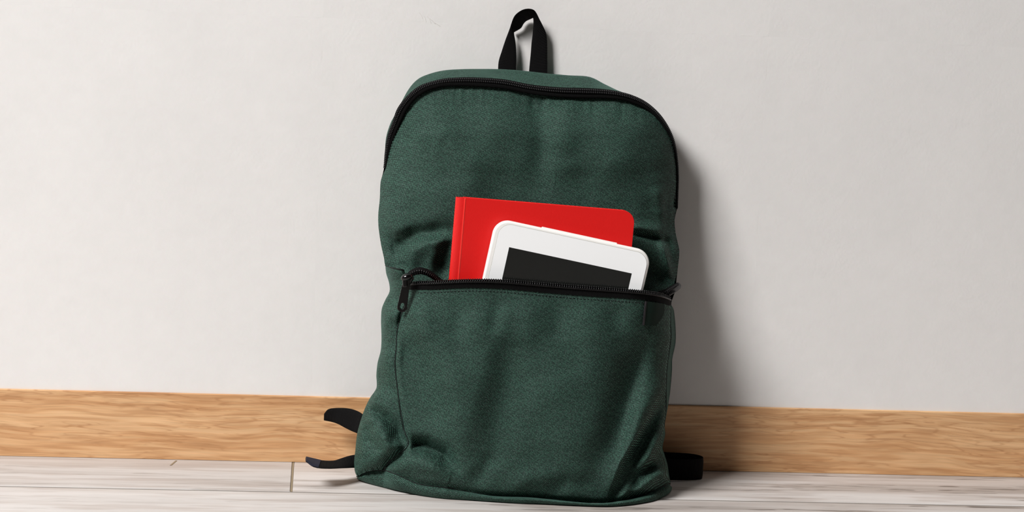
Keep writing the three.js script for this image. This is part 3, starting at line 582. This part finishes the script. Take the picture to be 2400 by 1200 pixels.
// ---------------------------------------------------------------- red notebook
{
  const zf = py => 0.1228 + (py - 655) * 0.00001;         // front cover
  const th = 0.0098, o = P(1072, 900, zf(900));
  const TL = P(1078, 463, zf(463)), TR = P(1488, 496.5, zf(496)), BLp = P(1052, 800, zf(800));
  const ex = TR.clone().sub(TL), w = ex.length(); ex.normalize();
  let ey = BLp.clone().sub(TL); ey.addScaledVector(ex, -ey.dot(ex)); const n = new THREE.Vector3().crossVectors(ex, ey.clone().negate()).normalize(); ey = ey.normalize().negate();
  const h = 0.165, sk = BLp.clone().sub(TL);
  const book = thing('notebook', 'red soft-grained notebook standing in the open pocket behind the white tablet', 'notebook', TL.clone().addScaledVector(ey, -h));
  const basis = new THREE.Matrix4().makeBasis(ex, ey, n); const q = new THREE.Quaternion().setFromRotationMatrix(basis); book.quaternion.copy(q); book.userData.origin = undefined; delete book.userData.origin;
  const grain = texture(512, 512, (x, y) => { const v = 0.6 * fbm(x / 3.2, y / 3.2, 2) + 0.4 * fbm(x / 11, y / 11, 2); return [v, v, v]; }, false, [1 / 0.045, 1 / 0.045]);
  const red = new THREE.MeshPhysicalMaterial({ color: 0xd8110f, roughness: 0.42, bumpMap: grain, bumpScale: 0.0001, clearcoat: 0.08, clearcoatRoughness: 0.4 });
  const redHighlight = new THREE.MeshPhysicalMaterial({ color: 0xe8362f, roughness: 0.25 });  // lighter red: the spine's highlight line painted into the ridge colour
  const paper = new THREE.MeshStandardMaterial({ color: 0xd9dcc0, roughness: 0.9 });
  // local: x right along the top edge, y up, z towards the viewer; front cover at z = 0
  const r = 0.0105, cov = (inset) => { const s = new THREE.Shape(); s.moveTo(0.004, 0); s.lineTo(w - r, 0); s.absarc(w - r, r, r, -Math.PI / 2, 0, false); s.lineTo(w, h - r); s.absarc(w - r, h - r, r, 0, Math.PI / 2, false); s.lineTo(0.004, h); s.lineTo(0.004, 0); return s; };
  const board = () => { const g = new THREE.ExtrudeGeometry(cov(), { depth: 0.0008, bevelEnabled: true, bevelThickness: 0.0004, bevelSize: 0.0004, bevelSegments: 3, curveSegments: 16 }); return g; };
  mesh('front_cover', board().translate(0, 0, -0.0014), red, book);
  mesh('back_cover', board().translate(0, 0, -th), red, book);
  const pg = new THREE.Shape(); pg.moveTo(0.001, 0.002); pg.lineTo(w - 0.0125, 0.002); pg.absarc(w - r - 0.001, r + 0.001, r - 0.001, -Math.PI / 2, 0, false); pg.lineTo(w - 0.0018, h - r - 0.001); pg.absarc(w - r - 0.001, h - r + 0.0003, r - 0.001, 0, Math.PI / 2, false); pg.lineTo(0.001, h - 0.0008); pg.lineTo(0.001, 0.002);
  mesh('page_block', new THREE.ExtrudeGeometry(pg, { depth: th - 0.0034, bevelEnabled: false, curveSegments: 16 }).translate(0, 0, -th + 0.0014), paper, book);
  const sp = new THREE.Shape();                            // rounded spine in section (x, z), swept along y
  const R = th / 2; sp.moveTo(0.0056, -0.0002); sp.lineTo(0.0036, -0.0003); sp.bezierCurveTo(-0.0018, -0.0005, -0.0034, -0.0026, -0.0034, -R); sp.bezierCurveTo(-0.0034, -th + 0.002, -0.0022, -th - 0.0002, 0.0052, -th - 0.0002); sp.lineTo(0.0052, -th + 0.0008); sp.bezierCurveTo(-0.0012, -th + 0.0008, -0.0024, -th + 0.002, -0.0024, -R); sp.bezierCurveTo(-0.0024, -0.0026, -0.0012, -0.0013, 0.0052, -0.0013); sp.lineTo(0.0056, -0.0002);
  const sg = new THREE.ExtrudeGeometry(sp, { depth: h, bevelEnabled: false, curveSegments: 20 }); sg.rotateX(Math.PI / 2); sg.translate(0, h, 0);
  // after the turn the section's second axis points along -y -> rebuild as x, z
  const p = sg.attributes.position; { const bb = new THREE.Box3().setFromBufferAttribute(p); if (bb.max.z - bb.min.z > 0.05) throw new Error('spine axis'); }
  mesh('spine', sg, red, book);
  mesh('spine_highlight_ridge', new THREE.CapsuleGeometry(0.0010, h - 0.002, 6, 14).translate(0.0049, h / 2, -0.0009), redHighlight, book);
}
// ---------------------------------------------------------------- white tablet
{
  const zf = py => 0.1332 + (py - 655) * 0.00001;
  // corner lines of the front outline
  const TL = P(1163, 511, zf(511)), TR = P(1529, 590, zf(590));
  const ex = TR.clone().sub(TL), w = ex.length(); ex.normalize();
  const dn = P(1137, 655, zf(655)).sub(TL); let ey = dn.clone().addScaledVector(ex, -dn.dot(ex)).normalize().negate();
  const n = new THREE.Vector3().crossVectors(ex, ey).normalize();
  const h = 0.155, th = 0.0075, r = 0.0135;
  const tab = thing('tablet', 'white tablet with a blank dark screen tilted in front of the red notebook', 'tablet', TL.clone().addScaledVector(ey, -h));
  tab.quaternion.setFromRotationMatrix(new THREE.Matrix4().makeBasis(ex, ey, n)); delete tab.userData.origin;
  const rr = (x0, y0, x1, y1, q) => { const s = new THREE.Shape(); s.moveTo(x0 + q, y0); s.lineTo(x1 - q, y0); s.absarc(x1 - q, y0 + q, q, -Math.PI / 2, 0); s.lineTo(x1, y1 - q); s.absarc(x1 - q, y1 - q, q, 0, Math.PI / 2); s.lineTo(x0 + q, y1); s.absarc(x0 + q, y1 - q, q, Math.PI / 2, Math.PI); s.lineTo(x0, y0 + q); s.absarc(x0 + q, y0 + q, q, Math.PI, Math.PI * 1.5); return s; };
  const white = new THREE.MeshPhysicalMaterial({ color: 0xf4f2ef, roughness: 0.35, clearcoat: 0.3, clearcoatRoughness: 0.2 });
  const faceM = new THREE.MeshPhysicalMaterial({ color: 0xfdfeff, roughness: 0.22, clearcoat: 0.5, clearcoatRoughness: 0.08 });
  const line = new THREE.MeshStandardMaterial({ color: 0xa7a59f, roughness: 0.7 });
  const glass = new THREE.MeshPhysicalMaterial({ color: 0x1c1d1c, roughness: 0.12, clearcoat: 0.6, clearcoatRoughness: 0.05 });
  const b = 0.0022;
  mesh('housing', new THREE.ExtrudeGeometry(rr(b, b, w - b, h - b, r - b), { depth: th - 2 * b, bevelEnabled: true, bevelThickness: b, bevelSize: b, bevelSegments: 6, curveSegments: 24 }).translate(0, 0, -th + b), white, tab);
  const il = 0.0048, it = 0.0030, ir = 0.0024;            // face inset: left, top, right
  mesh('face_gap', new THREE.ExtrudeGeometry(rr(il - 0.0003, 0.003, w - ir + 0.0003, h - it + 0.0003, 0.0112), { depth: 0.0006, bevelEnabled: false, curveSegments: 24 }).translate(0, 0, -0.0004), line, tab);
  const fr = rr(il, 0.003, w - ir, h - it, 0.011), sx0 = 0.0168, sx1 = w - 0.0138, sy1 = h - 0.0228;
  const hole = new THREE.Path(); hole.moveTo(sx0, 0.02); hole.lineTo(sx0, sy1); hole.lineTo(sx1, sy1); hole.lineTo(sx1, 0.02); hole.lineTo(sx0, 0.02); fr.holes.push(hole);
  mesh('bezel', new THREE.ExtrudeGeometry(fr, { depth: 0.0006, bevelEnabled: false, curveSegments: 24 }).translate(0, 0, -0.0001), faceM, tab);
  mesh('screen', box(sx0, sx1, 0.02, sy1, -0.0004, 0.00035), glass, tab);
  const btn = (x0, x1) => new RoundedBoxGeometry(x1 - x0, 0.0016, 0.0026, 3, 0.0006).translate((x0 + x1) / 2, h + 0.0001, -0.0034);
  mesh('edge_button', btn(w * 0.292, w * 0.775), white, tab);
}
for (const o of scene.children) if (o.userData.origin) delete o.userData.origin;
renderer.render(scene, camera);
